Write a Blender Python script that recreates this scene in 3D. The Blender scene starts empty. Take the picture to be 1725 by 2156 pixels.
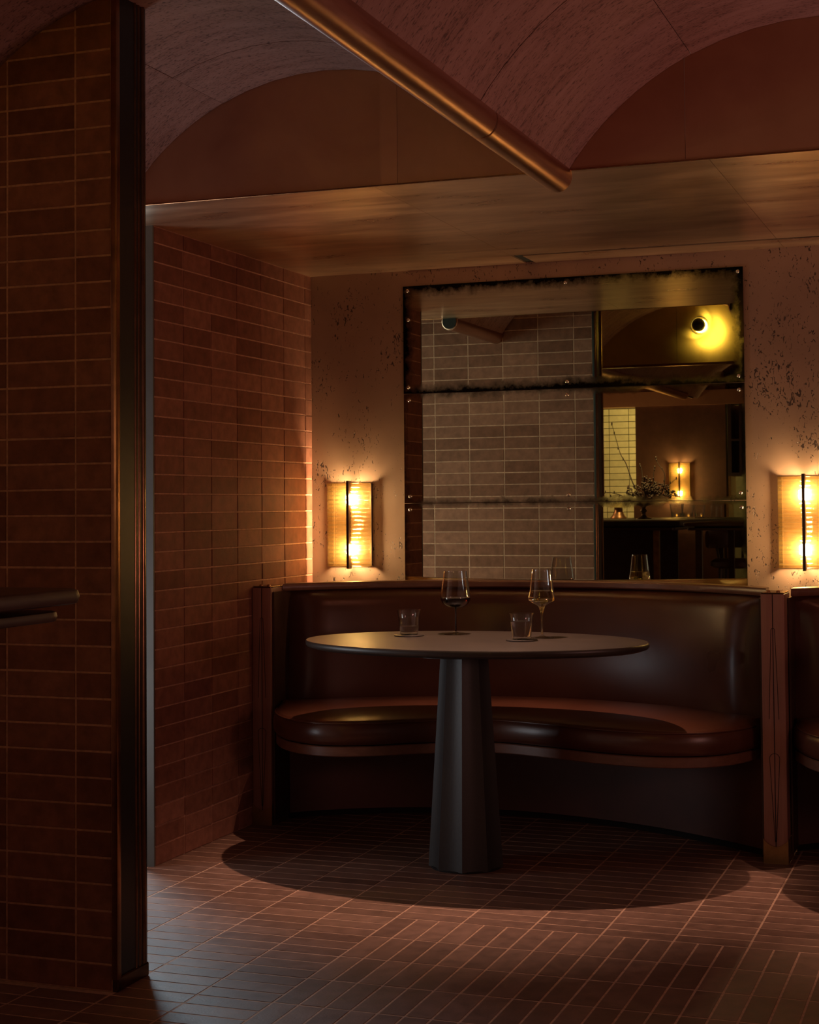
import bpy, bmesh, math, random
from mathutils import Vector, Matrix
random.seed(7)
sc = bpy.context.scene
COL = sc.collection
PI = math.pi

# ------------------------------------------------------------------ camera
FPX, PPX, PPY, W_, H_ = 3291.714, 932.518, 953.185, 1725.0, 2156.0
yaw, pitch, roll = 0.34113, 0.03371, -0.00872
CAM = Vector((2.66592, 0.0, 1.19201))
fwd = Vector((-math.sin(yaw)*math.cos(pitch), math.cos(yaw)*math.cos(pitch), math.sin(pitch)))
r0 = Vector((math.cos(yaw), math.sin(yaw), 0)); u0 = r0.cross(fwd)
rt = r0*math.cos(roll) + u0*math.sin(roll)
up = -r0*math.sin(roll) + u0*math.cos(roll)
cd = bpy.data.cameras.new('camera'); cam = bpy.data.objects.new('camera', cd); COL.objects.link(cam)
cam.matrix_world = Matrix((( rt.x, up.x, -fwd.x, CAM.x), (rt.y, up.y, -fwd.y, CAM.y), (rt.z, up.z, -fwd.z, CAM.z), (0, 0, 0, 1)))
cd.sensor_fit = 'HORIZONTAL'; cd.sensor_width = 36.0
cd.lens = FPX/W_*36.0
cd.shift_x = -(PPX - W_/2)/W_
cd.shift_y = (PPY - H_/2)/W_
cd.clip_start = 0.05
sc.camera = cam

# ------------------------------------------------------------------ exposure, ambient, lights
sc.view_settings.view_transform = 'Standard'
sc.view_settings.look = 'None'
sc.view_settings.exposure = 0.0
sc.view_settings.gamma = 1.0
sc.view_settings.use_curve_mapping = False
sc.cycles.use_denoising = True
sc.cycles.max_bounces = 20
sc.cycles.transparent_max_bounces = 24
sc.cycles.transmission_bounces = 20
sc.cycles.glossy_bounces = 6
sc.cycles.sample_clamp_indirect = 4.0
sc.cycles.caustics_reflective = True

world = bpy.data.worlds.new('world'); sc.world = world; world.use_nodes = True
world.node_tree.nodes['Background'].inputs[0].default_value = (1.0, 0.50, 0.38, 1)   # the dim warm rest of the restaurant
world.node_tree.nodes['Background'].inputs[1].default_value = 0.13


def lamp(name, kind, loc, energy, color, target=None, **kw):
    l = bpy.data.lights.new(name, kind); l.energy = energy; l.color = color
    for k, v in kw.items(): setattr(l, k, v)
    o = bpy.data.objects.new(name, l); COL.objects.link(o); o.location = loc
    if target is not None:
        o.rotation_euler = (Vector(target) - Vector(loc)).to_track_quat('-Z', 'Y').to_euler()
    return o

BAY = 1.91                                                                       # pitch of the booths
SPOT_W, SPOT_C = 160.0, (1.0, 0.58, 0.40)
for k in (0, 1):                                                                 # recessed pin spots over the tables
    lamp('table_spot', 'SPOT', (1.0 + BAY*k, 4.965, 2.132), SPOT_W, SPOT_C, (1.0 + BAY*k, 4.90, 0),
         spot_size=math.radians(62), spot_blend=.8, shadow_soft_size=0.008)
# daylight through the street window at the left, beyond the partition
lamp('street_daylight', 'AREA', (-1.35, 5.75, 1.80), 50.0, (0.60, 0.81, 0.94), (0.5, 3.7, 0.0),
     shape='RECTANGLE', size=0.7, size_y=0.9)
# added fill imitating daylight bounced off the floor onto vault and pedestal
lamp('daylight_bounce_fill', 'AREA', (-.75, 4.10, .60), 8.0, (0.90, 0.94, 1.0), (0.70, 4.35, 1.60), shape='RECTANGLE', size=0.5, size_y=0.8)
# added fill without a fixture, out of view, brightening the vaults and lunettes
lamp('vault_fill', 'AREA', (3.45, 3.60, 0.95), 9.5, (1.0, 0.44, 0.37), (2.0, 3.75, 2.5), shape='DISK', size=0.5)
# lamp in the passage behind the bar
lamp('passage_lamp', 'POINT', (-0.20, -2.75, 2.0), 85.0, (1.0, 0.72, 0.28), shadow_soft_size=0.08)

# ------------------------------------------------------------------ materials
MATS = {}
def nt_new(name):
    m = bpy.data.materials.new(name); m.use_nodes = True; MATS[name] = m
    nt = m.node_tree; b = nt.nodes['Principled BSDF']
    return m, nt, b
def N(nt, typ, **kw):
    n = nt.nodes.new(typ)
    for k, v in kw.items():
        if k in n.inputs: n.inputs[k].default_value = v
        else: setattr(n, k, v)
    return n
def L(nt, a, ao, b, bi): nt.links.new(a.outputs[ao], b.inputs[bi])
def ramp(nt, src, so, stops):
    r = nt.nodes.new('ShaderNodeValToRGB'); e = r.color_ramp.elements
    while len(e) < len(stops): e.new(0.5)
    for i, (p, c) in enumerate(stops):
        e[i].position = p; e[i].color = (c[0], c[1], c[2], 1) if not isinstance(c, (int, float)) else (c, c, c, 1)
    nt.links.new(src.outputs[so], r.inputs[0]); return r
def mix(nt, fac, a, b, mode='MIX'):
    m = nt.nodes.new('ShaderNodeMix'); m.data_type = 'RGBA'; m.blend_type = mode
    for i, v in ((0, fac), (6, a), (7, b)):
        if isinstance(v, tuple) and not isinstance(v[0], (int, float)): nt.links.new(v[0].outputs[v[1]], m.inputs[i])
        elif isinstance(v, (int, float)): m.inputs[i].default_value = v
        else: m.inputs[i].default_value = (v[0], v[1], v[2], 1)
    return m
def setb(b, **kw):
    names = {'rough': 'Roughness', 'metal': 'Metallic', 'spec': 'Specular IOR Level', 'ior': 'IOR', 'trans': 'Transmission Weight',
             'coat': 'Coat Weight', 'coatr': 'Coat Roughness', 'aniso': 'Anisotropic', 'sheen': 'Sheen Weight'}
    for k, v in kw.items():
        if k == 'col': b.inputs['Base Color'].default_value = (v[0], v[1], v[2], 1)
        else: b.inputs[names[k]].default_value = v
def bump(nt, b, src, so, strength, dist=0.01):
    bp = N(nt, 'ShaderNodeBump'); bp.inputs['Strength'].default_value = strength; bp.inputs['Distance'].default_value = dist
    nt.links.new(src.outputs[so], bp.inputs['Height']); nt.links.new(bp.outputs[0], b.inputs['Normal']); return bp

def clay_mat(name, c1, c2, rough, var=0.5, bstr=0.25, spec=0.07):
    """fired clay: colour differs from piece to piece, mottled inside a piece"""
    m, nt, b = nt_new(name)
    oi = N(nt, 'ShaderNodeObjectInfo'); g = N(nt, 'ShaderNodeNewGeometry')
    r = ramp(nt, oi, 'Random', [(0, c1), (1, c2)])
    n1 = N(nt, 'ShaderNodeTexNoise', Scale=22.0, Detail=4.0, Roughness=0.6); L(nt, g, 'Position', n1, 'Vector')
    n2 = N(nt, 'ShaderNodeTexNoise', Scale=180.0, Detail=3.0); L(nt, g, 'Position', n2, 'Vector')
    k1 = ramp(nt, n1, 'Fac', [(0.3, 1-var*.5), (0.7, 1+var*.35)])
    c = mix(nt, 1.0, (r, 'Color'), (k1, 'Color'), 'MULTIPLY')
    L(nt, c, 2, b, 'Base Color')
    rr = N(nt, 'ShaderNodeMapRange'); rr.inputs['To Min'].default_value = rough-.1; rr.inputs['To Max'].default_value = rough+.15
    L(nt, n1, 'Fac', rr, 'Value'); L(nt, rr, 0, b, 'Roughness')
    s = N(nt, 'ShaderNodeMath', operation='MULTIPLY_ADD'); s.inputs[1].default_value = .35
    L(nt, n2, 'Fac', s, 0); L(nt, n1, 'Fac', s, 2)
    bump(nt, b, s, 0, bstr, .004); setb(b, spec=spec)
    return m
clay_mat('wall_tile', (0.165, 0.064, 0.042), (0.265, 0.112, 0.075), 0.66)
clay_mat('floor_tile', (0.130, 0.066, 0.046), (0.205, 0.112, 0.080), 0.50, spec=.4)
clay_mat('pale_tile', (0.50, 0.47, 0.37), (0.62, 0.58, 0.46), 0.30, .2, .15, .4)

def plain(name, col, rough=0.5, metal=0.0, nscale=30, var=0.25, bstr=0.1, **kw):
    m, nt, b = nt_new(name); setb(b, rough=rough, metal=metal, **kw)
    g = N(nt, 'ShaderNodeTexCoord')
    n = N(nt, 'ShaderNodeTexNoise', Scale=float(nscale), Detail=5.0, Roughness=0.6); L(nt, g, 'Object', n, 'Vector')
    r = ramp(nt, n, 'Fac', [(0.3, tuple(c*(1-var) for c in col)), (0.7, tuple(min(1, c*(1+var)) for c in col))])
    L(nt, r, 'Color', b, 'Base Color')
    if bstr: bump(nt, b, n, 'Fac', bstr, .003)
    return m
plain('grout', (0.46, 0.24, 0.16), 0.9, nscale=60)
plain('floor_grout', (0.46, 0.285, 0.20), 0.9, nscale=60)
plain('pale_grout', (0.05, 0.045, 0.03), 0.9)
plain('jamb_paint', (0.085, 0.082, 0.072), 0.6, nscale=8, var=.12)
plain('black_metal', (0.006, 0.005, 0.0045), 0.38, 0.0, var=.2)
plain('black_gap', (0.004, 0.003, 0.003), 0.9, bstr=0)
plain('bronze', (0.33, 0.17, 0.085), 0.27, 1.0, nscale=14, var=.35, bstr=.04)
plain('dark_bronze', (0.16, 0.085, 0.045), 0.22, 1.0, nscale=20, var=.3, bstr=.03)
plain('tray_bronze', (0.10, 0.055, 0.03), 0.45, 0.5)
plain('brass_foot', (0.34, 0.20, 0.085), 0.42, 0.9, nscale=25, var=.25, bstr=.05)
plain('steel_screw', (0.55, 0.47, 0.40), 0.25, 1.0, bstr=0)
plain('table_top', (0.030, 0.022, 0.018), 0.42, nscale=9, var=.22, bstr=.03)
plain('pedestal', (0.026, 0.025, 0.025), 0.5, nscale=120, var=.12, bstr=.12)
plain('coaster', (0.020, 0.014, 0.011), 0.5)
plain('dark_wood', (0.050, 0.021, 0.012), 0.35, nscale=20)
plain('brown_wall', (0.15, 0.062, 0.036), 0.75, nscale=12, var=.15)
plain('stool_leather', (0.085, 0.035, 0.020), 0.4)
plain('foliage', (0.055, 0.028, 0.020), 0.7, bstr=0)
plain('twig', (0.045, 0.026, 0.016), 0.7, bstr=0)
plain('vase_bronze', (0.12, 0.075, 0.04), 0.35, 0.8)
plain('copper_body', (0.30, 0.15, 0.08), 0.4, 0.7)
plain('linen_shade', (0.55, 0.42, 0.16), 0.8)
plain('shelf_wood', (0.045, 0.020, 0.013), 0.5)

def wood(name, c1, c2, rough, axis):
    m, nt, b = nt_new(name); setb(b, rough=rough, coat=.15, coatr=.3)
    g = N(nt, 'ShaderNodeTexCoord'); mp = N(nt, 'ShaderNodeMapping')
    s = [70, 70, 70]; s[axis] = 3.0; mp.inputs['Scale'].default_value = s
    L(nt, g, 'Object', mp, 'Vector')
    n = N(nt, 'ShaderNodeTexNoise', Scale=1.0, Detail=6.0, Roughness=.65); L(nt, mp, 'Vector', n, 'Vector')
    r = ramp(nt, n, 'Fac', [(0.3, c1), (0.7, c2)]); L(nt, r, 'Color', b, 'Base Color')
    bump(nt, b, n, 'Fac', .12, .001); return m
wood('post_wood', (0.22, 0.095, 0.068), (0.31, 0.14, 0.10), .42, 2)
wood('rail_wood', (0.120, 0.050, 0.030), (0.175, 0.078, 0.048), .45, 0)
wood('cap_wood', (0.115, 0.046, 0.030), (0.17, 0.072, 0.047), .36, 0)

def leather():
    m, nt, b = nt_new('leather'); setb(b, spec=.5)
    g = N(nt, 'ShaderNodeTexCoord')
    n = N(nt, 'ShaderNodeTexNoise', Scale=4.0, Detail=3.0); L(nt, g, 'Object', n, 'Vector')
    r = ramp(nt, n, 'Fac', [(0.3, (0.060, 0.019, 0.010)), (0.7, (0.085, 0.029, 0.016))]); L(nt, r, 'Color', b, 'Base Color')
    rr = N(nt, 'ShaderNodeMapRange'); rr.inputs['To Min'].default_value = .24; rr.inputs['To Max'].default_value = .36
    L(nt, n, 'Fac', rr, 'Value'); L(nt, rr, 0, b, 'Roughness')
    v = N(nt, 'ShaderNodeTexVoronoi', Scale=420.0); L(nt, g, 'Object', v, 'Vector')
    bump(nt, b, v, 'Distance', .10, .001)
leather()
plain('plinth_leather', (0.085, 0.028, 0.0175), 0.55, nscale=6, var=.15, bstr=.03)

def plaster():
    """pitted polished plaster behind the booths"""
    m, nt, b = nt_new('plaster'); setb(b, rough=.55)
    g = N(nt, 'ShaderNodeNewGeometry')
    n = N(nt, 'ShaderNodeTexNoise', Scale=2.2, Detail=5.0, Roughness=.6); L(nt, g, 'Position', n, 'Vector')
    base = ramp(nt, n, 'Fac', [(0.3, (0.26, 0.155, 0.098)), (0.7, (0.36, 0.22, 0.142))])
    mp = N(nt, 'ShaderNodeMapping'); mp.inputs['Scale'].default_value = (95, 95, 48); L(nt, g, 'Position', mp, 'Vector')
    p = N(nt, 'ShaderNodeTexNoise', Scale=1.0, Detail=2.0, Roughness=.5, Distortion=1.2); L(nt, mp, 'Vector', p, 'Vector')
    cl = N(nt, 'ShaderNodeTexNoise', Scale=5.5, Detail=2.0); L(nt, g, 'Position', cl, 'Vector')
    a = N(nt, 'ShaderNodeMath', operation='MULTIPLY_ADD'); a.inputs[1].default_value = .42; L(nt, cl, 'Fac', a, 0); L(nt, p, 'Fac', a, 2)
    mask = ramp(nt, a, 0, [(0.875, 0), (0.900, 1)])
    c = mix(nt, (mask, 'Color'), (base, 'Color'), (0.055, 0.028, 0.018)); L(nt, c, 2, b, 'Base Color')
    inv = N(nt, 'ShaderNodeMath', operation='SUBTRACT'); inv.inputs[0].default_value = 1.0; L(nt, mask, 'Color', inv, 1)
    bump(nt, b, inv, 0, .6, .003)
plaster()

def vault_mat():
    """travertine-like sheets, veins running round the arch; UV = (round the arch, along the vault) in metres"""
    m, nt, b = nt_new('vault_stone'); setb(b, rough=.8)
    uv = N(nt, 'ShaderNodeUVMap'); oi = N(nt, 'ShaderNodeObjectInfo')
    off = N(nt, 'ShaderNodeVectorMath', operation='ADD'); L(nt, uv, 0, off, 0)
    cmb = N(nt, 'ShaderNodeMath', operation='MULTIPLY'); cmb.inputs[1].default_value = 13.0; L(nt, oi, 'Random', cmb, 0); L(nt, cmb, 0, off, 1)
    mp = N(nt, 'ShaderNodeMapping'); mp.inputs['Scale'].default_value = (5.0, 22, 1); L(nt, off, 0, mp, 'Vector')
    n = N(nt, 'ShaderNodeTexNoise', Scale=1.0, Detail=6.0, Roughness=.6, Distortion=.6); L(nt, mp, 'Vector', n, 'Vector')
    mp2 = N(nt, 'ShaderNodeMapping'); mp2.inputs['Scale'].default_value = (70, 170, 1); L(nt, off, 0, mp2, 'Vector')
    n2 = N(nt, 'ShaderNodeTexNoise', Scale=1.0, Detail=3.0, Roughness=.6); L(nt, mp2, 'Vector', n2, 'Vector')
    base = ramp(nt, n, 'Fac', [(0.30, (0.25, 0.132, 0.104)), (0.5, (0.31, 0.175, 0.142)), (0.72, (0.36, 0.215, 0.178))])
    a = N(nt, 'ShaderNodeMath', operation='MULTIPLY_ADD'); a.inputs[1].default_value = .30; L(nt, n, 'Fac', a, 0); L(nt, n2, 'Fac', a, 2)
    pit = ramp(nt, a, 0, [(0.50, 1), (0.60, 0)])
    c = mix(nt, (pit, 'Color'), (base, 'Color'), (0.12, 0.062, 0.05)); L(nt, c, 2, b, 'Base Color')
    bump(nt, b, a, 0, .5, .006)
vault_mat()

def brass_leaf(name, c1, c2, rlo, rhi, streak):
    """patinated brass sheet: tint differs sheet by sheet, cloudy streaks"""
    m, nt, b = nt_new(name); setb(b, metal=.85)
    g = N(nt, 'ShaderNodeNewGeometry'); oi = N(nt, 'ShaderNodeObjectInfo')
    mp = N(nt, 'ShaderNodeMapping'); mp.inputs['Scale'].default_value = streak; L(nt, g, 'Position', mp, 'Vector')
    n = N(nt, 'ShaderNodeTexNoise', Scale=1.0, Detail=6.0, Roughness=.62, Distortion=.5); L(nt, mp, 'Vector', n, 'Vector')
    base = ramp(nt, n, 'Fac', [(0.3, c1), (0.7, c2)])
    tint = ramp(nt, oi, 'Random', [(0, .88), (1, 1.10)])
    c = mix(nt, 1.0, (base, 'Color'), (tint, 'Color'), 'MULTIPLY'); L(nt, c, 2, b, 'Base Color')
    rr = N(nt, 'ShaderNodeMapRange'); rr.inputs['To Min'].default_value = rlo; rr.inputs['To Max'].default_value = rhi
    L(nt, n, 'Fac', rr, 'Value'); L(nt, rr, 0, b, 'Roughness')
    return m
brass_leaf('soffit_brass', (0.60, 0.37, 0.235), (0.99, 0.73, 0.51), .22, .37, (2.0, 9.0, 1.0))
brass_leaf('yellow_brass', (0.40, 0.27, 0.075), (0.56, 0.40, 0.12), .38, .55, (3.0, 3.0, 3.0))
brass_leaf('lunette_brass', (0.46, 0.24, 0.155), (0.58, 0.33, 0.205), .46, .60, (3.0, 3.0, 3.0))

def copper():
    m, nt, b = nt_new('copper'); setb(b, metal=1.0)
    g = N(nt, 'ShaderNodeTexCoord'); mp = N(nt, 'ShaderNodeMapping'); mp.inputs['Scale'].default_value = (40, 3, 40); L(nt, g, 'Object', mp, 'Vector')
    n = N(nt, 'ShaderNodeTexNoise', Scale=1.0, Detail=6.0, Roughness=.65); L(nt, mp, 'Vector', n, 'Vector')
    r = ramp(nt, n, 'Fac', [(0.3, (0.46, 0.26, 0.195)), (0.7, (0.64, 0.40, 0.305))]); L(nt, r, 'Color', b, 'Base Color')
    rr = N(nt, 'ShaderNodeMapRange'); rr.inputs['To Min'].default_value = .26; rr.inputs['To Max'].default_value = .42
    L(nt, n, 'Fac', rr, 'Value'); L(nt, rr, 0, b, 'Roughness')
copper()

def antique_mirror():
    """aged mirror glass: silvering gone black along the sheet edges, faint haze bands; UV 0..1 over the sheet"""
    m, nt, b = nt_new('antique_mirror'); setb(b, metal=1.0)
    uv = N(nt, 'ShaderNodeUVMap'); sx = N(nt, 'ShaderNodeSeparateXYZ'); L(nt, uv, 0, sx, 0)
    g = N(nt, 'ShaderNodeNewGeometry')
    n = N(nt, 'ShaderNodeTexNoise', Scale=26.0, Detail=6.0, Roughness=.7); L(nt, g, 'Position', n, 'Vector')
    nb = N(nt, 'ShaderNodeTexNoise', Scale=4.0, Detail=3.0); L(nt, g, 'Position', nb, 'Vector')
    oi = N(nt, 'ShaderNodeObjectInfo')
    def edge(sock, length):
        a = N(nt, 'ShaderNodeMath', operation='SUBTRACT'); a.inputs[0].default_value = .5; nt.links.new(sx.outputs[sock], a.inputs[1])
        ab = N(nt, 'ShaderNodeMath', operation='ABSOLUTE'); L(nt, a, 0, ab, 0)
        d = N(nt, 'ShaderNodeMath', operation='SUBTRACT'); d.inputs[0].default_value = .5; L(nt, ab, 0, d, 1)
        k = N(nt, 'ShaderNodeMath', operation='MULTIPLY'); k.inputs[1].default_value = length; L(nt, d, 0, k, 0); return k
    mn = N(nt, 'ShaderNodeMath', operation='MINIMUM'); L(nt, edge('X', 1.37), 0, mn, 0); L(nt, edge('Y', .44), 0, mn, 1)
    w = N(nt, 'ShaderNodeMath', operation='MULTIPLY_ADD'); w.inputs[1].default_value = -.075; L(nt, n, 'Fac', w, 0); L(nt, mn, 0, w, 2)
    w2 = N(nt, 'ShaderNodeMath', operation='MULTIPLY_ADD'); w2.inputs[1].default_value = -.05; L(nt, nb, 'Fac', w2, 0); L(nt, w, 0, w2, 2)
    w3 = N(nt, 'ShaderNodeMath', operation='ADD'); w3.inputs[1].default_value = .055; L(nt, w2, 0, w3, 0)
    sub = N(nt, 'ShaderNodeMath', operation='SUBTRACT'); L(nt, w3, 0, sub, 0)
    at = N(nt, 'ShaderNodeAttribute', attribute_type='OBJECT', attribute_name='foxing'); L(nt, at, 'Fac', sub, 1)
    fox = ramp(nt, sub, 0, [(0.0, 0), (0.035, 1)])
    c = mix(nt, (fox, 'Color'), (0.012, 0.009, 0.006), (0.56, 0.57, 0.36)); L(nt, c, 2, b, 'Base Color')
    r = ramp(nt, fox, 'Color', [(0, .12), (1, .010)]); L(nt, r, 'Color', b, 'Roughness')
antique_mirror()

def glass_mat(name, col, rough=0.0, ior=1.45):
    m, nt, b = nt_new(name); setb(b, col=col, trans=1.0, rough=rough, ior=ior); return m
def thin_glass():
    """thin blown glass: clear, mirror-like towards the rims"""
    m, nt, b = nt_new('clear_glass'); out = nt.nodes['Material Output']
    lw = N(nt, 'ShaderNodeLayerWeight', Blend=.5); p = N(nt, 'ShaderNodeMath', operation='POWER'); p.inputs[1].default_value = 2.7; L(nt, lw, 'Facing', p, 0)
    k = N(nt, 'ShaderNodeMath', operation='MULTIPLY_ADD'); k.inputs[1].default_value = .95; k.inputs[2].default_value = .055; L(nt, p, 0, k, 0)
    t = N(nt, 'ShaderNodeBsdfTransparent'); t.inputs[0].default_value = (.95, .955, .95, 1)
    g = N(nt, 'ShaderNodeBsdfGlossy', Roughness=.03); mx = N(nt, 'ShaderNodeMixShader')
    L(nt, k, 0, mx, 0); L(nt, t, 0, mx, 1); L(nt, g, 0, mx, 2); L(nt, mx, 0, out, 0)
thin_glass()
glass_mat('water', (0.97, 0.98, 0.98), ior=1.33)
glass_mat('white_wine', (0.95, 0.78, 0.36), ior=1.34)
glass_mat('red_wine', (0.025, 0.0012, 0.0016), ior=1.34)

def ribbed_glass():
    """amber seeded glass: part clear, part refracting"""
    m, nt, b = nt_new('amber_rod_glass')
    out = nt.nodes['Material Output']
    setb(b, col=(0.96, 0.72, 0.30), trans=1.0, rough=.02, ior=1.45)
    g = N(nt, 'ShaderNodeNewGeometry'); v = N(nt, 'ShaderNodeTexNoise', Scale=420.0, Detail=2.0); L(nt, g, 'Position', v, 'Vector')
    bump(nt, b, v, 'Fac', .12, .001)
    t = N(nt, 'ShaderNodeBsdfTransparent'); t.inputs[0].default_value = (1.0, 0.90, 0.68, 1)
    d = N(nt, 'ShaderNodeBsdfTranslucent'); d.inputs[0].default_value = (0.98, 0.70, 0.28, 1)
    mx = N(nt, 'ShaderNodeMixShader'); mx.inputs[0].default_value = .48
    nt.links.new(b.outputs[0], mx.inputs[1]); nt.links.new(t.outputs[0], mx.inputs[2])
    m2 = N(nt, 'ShaderNodeMixShader'); m2.inputs[0].default_value = .04
    nt.links.new(mx.outputs[0], m2.inputs[1]); nt.links.new(d.outputs[0], m2.inputs[2])
    nt.links.new(m2.outputs[0], out.inputs[0])
ribbed_glass()

def emit(name, col, s):
    m, nt, b = nt_new(name); setb(b, col=(0, 0, 0)); b.inputs['Emission Color'].default_value = (*col, 1); b.inputs['Emission Strength'].default_value = s
emit('bulb', (1.0, 0.69, 0.33), 900.0)
emit('halo', (1.0, 0.70, 0.22), 30.0)

# ------------------------------------------------------------------ mesh helpers
def tag(o, label=None, cat=None, group=None, kind=None):
    if label: o['label'] = label
    if cat: o['category'] = cat
    if group: o['group'] = group
    if kind: o['kind'] = kind
    return o
def empty(name, loc=(0, 0, 0), rz=0.0):
    o = bpy.data.objects.new(name, None); COL.objects.link(o); o.location = loc; o.rotation_euler = (0, 0, rz); o.empty_display_size = .1; return o
def link(name, me, mat, parent=None, loc=(0, 0, 0)):
    o = bpy.data.objects.new(name, me); COL.objects.link(o)
    if mat and not me.materials: me.materials.append(MATS[mat])
    o.location = loc
    if parent: o.parent = parent
    return o
def mesh(name, bm, smooth=False):
    bmesh.ops.recalc_face_normals(bm, faces=bm.faces)
    me = bpy.data.meshes.new(name); bm.to_mesh(me); bm.free()
    if smooth:
        me.polygons.foreach_set('use_smooth', [True]*len(me.polygons))
    return me
def obj(name, bm, mat, parent=None, loc=(0, 0, 0), smooth=False, auto=None):
    me = mesh(name, bm, smooth or auto is not None)
    if auto is not None: me.set_sharp_from_angle(angle=math.radians(auto))
    return link(name, me, mat, parent, loc)
def box(bm, x0, x1, y0, y1, z0, z1, bev=0.0, seg=1):
    r = bmesh.ops.create_cube(bm, size=1.0)
    for v in r['verts']:
        v.co = Vector((x0 if v.co.x < 0 else x1, y0 if v.co.y < 0 else y1, z0 if v.co.z < 0 else z1))
    if bev:
        es = list({e for v in r['verts'] for e in v.link_edges})
        bmesh.ops.bevel(bm, geom=es, offset=bev, segments=seg, affect='EDGES', profile=.6)
def boxm(name, dims, mat, parent=None, bev=0.0, seg=1, **kw):
    bm = bmesh.new(); box(bm, *dims, bev=bev, seg=seg); return obj(name, bm, mat, parent, **kw)
def lathe(bm, prof, n=40, close=False, cx=0, cy=0):
    rings = []
    for r, z in prof:
        if r < 1e-6: rings.append([bm.verts.new((cx, cy, z))])
        else: rings.append([bm.verts.new((cx + r*math.cos(2*PI*i/n), cy + r*math.sin(2*PI*i/n), z)) for i in range(n)])
    for a, b in zip(rings[:-1], rings[1:]):
        for i in range(n):
            j = (i+1) % n
            if len(a) == 1 and len(b) == 1: continue
            if len(a) == 1: bm.faces.new((a[0], b[i], b[j]))
            elif len(b) == 1: bm.faces.new((a[i], a[j], b[0]))
            else: bm.faces.new((a[i], a[j], b[j], b[i]))
    return rings
def tube(bm, pts, rad, n=6, cap=True):
    pts = [Vector(p) for p in pts]; rs = rad if isinstance(rad, (list, tuple)) else [rad]*len(pts)
    prev = None; rings = []
    for i, p in enumerate(pts):
        t = (pts[min(i+1, len(pts)-1)] - pts[max(i-1, 0)]).normalized()
        if prev is None:
            a = t.cross(Vector((0, 0, 1)));
            if a.length < 1e-3: a = t.cross(Vector((1, 0, 0)))
        else: a = prev - t*prev.dot(t)
        a.normalize(); prev = a; b = t.cross(a)
        rings.append([bm.verts.new(p + (a*math.cos(2*PI*k/n) + b*math.sin(2*PI*k/n))*rs[i]) for k in range(n)])
    for A, B in zip(rings[:-1], rings[1:]):
        for k in range(n): bm.faces.new((A[k], A[(k+1) % n], B[(k+1) % n], B[k]))
    if cap: bm.faces.new(rings[0]); bm.faces.new(rings[-1])
def sphere(bm, c, r, u=10, v=6, sq=(1, 1, 1)):
    r_ = bmesh.ops.create_uvsphere(bm, u_segments=u, v_segments=v, radius=1.0)
    for w in r_['verts']: w.co = Vector((c[0] + w.co.x*r*sq[0], c[1] + w.co.y*r*sq[1], c[2] + w.co.z*r*sq[2]))
def ycyl(bm, r, y0, y1, n_=32, dx=0, dz=0):
    ring = [[(dx+r*math.cos(2*PI*i/n_), yy, dz+r*math.sin(2*PI*i/n_)) for i in range(n_)] for yy in (y0, y1)]
    V = sheet(bm, ring, True); bm.faces.new(V[0]); bm.faces.new(V[1])
def catmull(P, per=10):
    P = [Vector(p) for p in P]; Q = [2*P[0]-P[1]] + P + [2*P[-1]-P[-2]]; out = []
    for i in range(1, len(Q)-2):
        for k in range(per):
            t = k/per; a, b, c, d = Q[i-1:i+3]
            out.append(.5*((2*b) + (c-a)*t + (2*a-5*b+4*c-d)*t*t + (3*b-a-3*c+d)*t**3))
    out.append(P[-1]); return out
def resample(P, n):
    d = [0.0]
    for a, b in zip(P[:-1], P[1:]): d.append(d[-1] + (b-a).length)
    out = []; j = 0
    for i in range(n):
        t = d[-1]*i/(n-1)
        while j < len(d)-2 and d[j+1] < t: j += 1
        f = (t-d[j])/max(1e-9, d[j+1]-d[j]); out.append(P[j].lerp(P[j+1], min(1, max(0, f))))
    return out
def sheet(bm, rows, close_u=False):
    """grid of points -> faces"""
    V = [[bm.verts.new(p) for p in r] for r in rows]
    for A, B in zip(V[:-1], V[1:]):
        m = len(A)
        for i in range(m if close_u else m-1): bm.faces.new((A[i], A[(i+1) % m], B[(i+1) % m], B[i]))
    return V
def copy_tree(o, parent=None, dx=Vector((0, 0, 0))):
    c = o.copy(); COL.objects.link(c)
    if parent: c.parent = parent
    else: c.location = Vector(o.location) + dx
    for ch in list(o.children): copy_tree(ch, c)
    return c

# brick-shaped pieces: chamfered slabs sharing mesh data by size
TILE = {}
def tile_mesh(w, h, t, mat, ch=.0012):
    key = (round(w, 4), round(h, 4), t, mat)
    if key not in TILE:
        bm = bmesh.new()
        a = [(-w/2, -h/2), (w/2, -h/2), (w/2, h/2), (-w/2, h/2)]
        lo = [bm.verts.new((x, y, 0)) for x, y in a]; mi = [bm.verts.new((x, y, t-ch)) for x, y in a]
        hi = [bm.verts.new((x-math.copysign(ch, x), y-math.copysign(ch, y), t)) for x, y in a]
        for A, B in ((lo, mi), (mi, hi)):
            for i in range(4): bm.faces.new((A[i], A[(i+1) % 4], B[(i+1) % 4], B[i]))
        bm.faces.new(hi)
        me = mesh('tile', bm); me.materials.append(MATS[mat]); TILE[key] = me
    return TILE[key]
def place_tile(parent, me, origin, ux, uy, un, jit=.0008, tilt=.005, name='tile'):
    o = bpy.data.objects.new(name, me); COL.objects.link(o); o.parent = parent
    un2 = (un + ux*random.uniform(-tilt, tilt) + uy*random.uniform(-tilt, tilt)).normalized()
    a = (ux - un2*ux.dot(un2)).normalized(); a = (a + uy*random.uniform(-.004, .004)).normalized(); b = un2.cross(a)
    p = origin + un*random.uniform(-jit*.6, jit)
    o.matrix_local = Matrix(((a.x, b.x, un2.x, p.x), (a.y, b.y, un2.y, p.y), (a.z, b.z, un2.z, p.z), (0, 0, 0, 1)))
    return o
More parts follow.
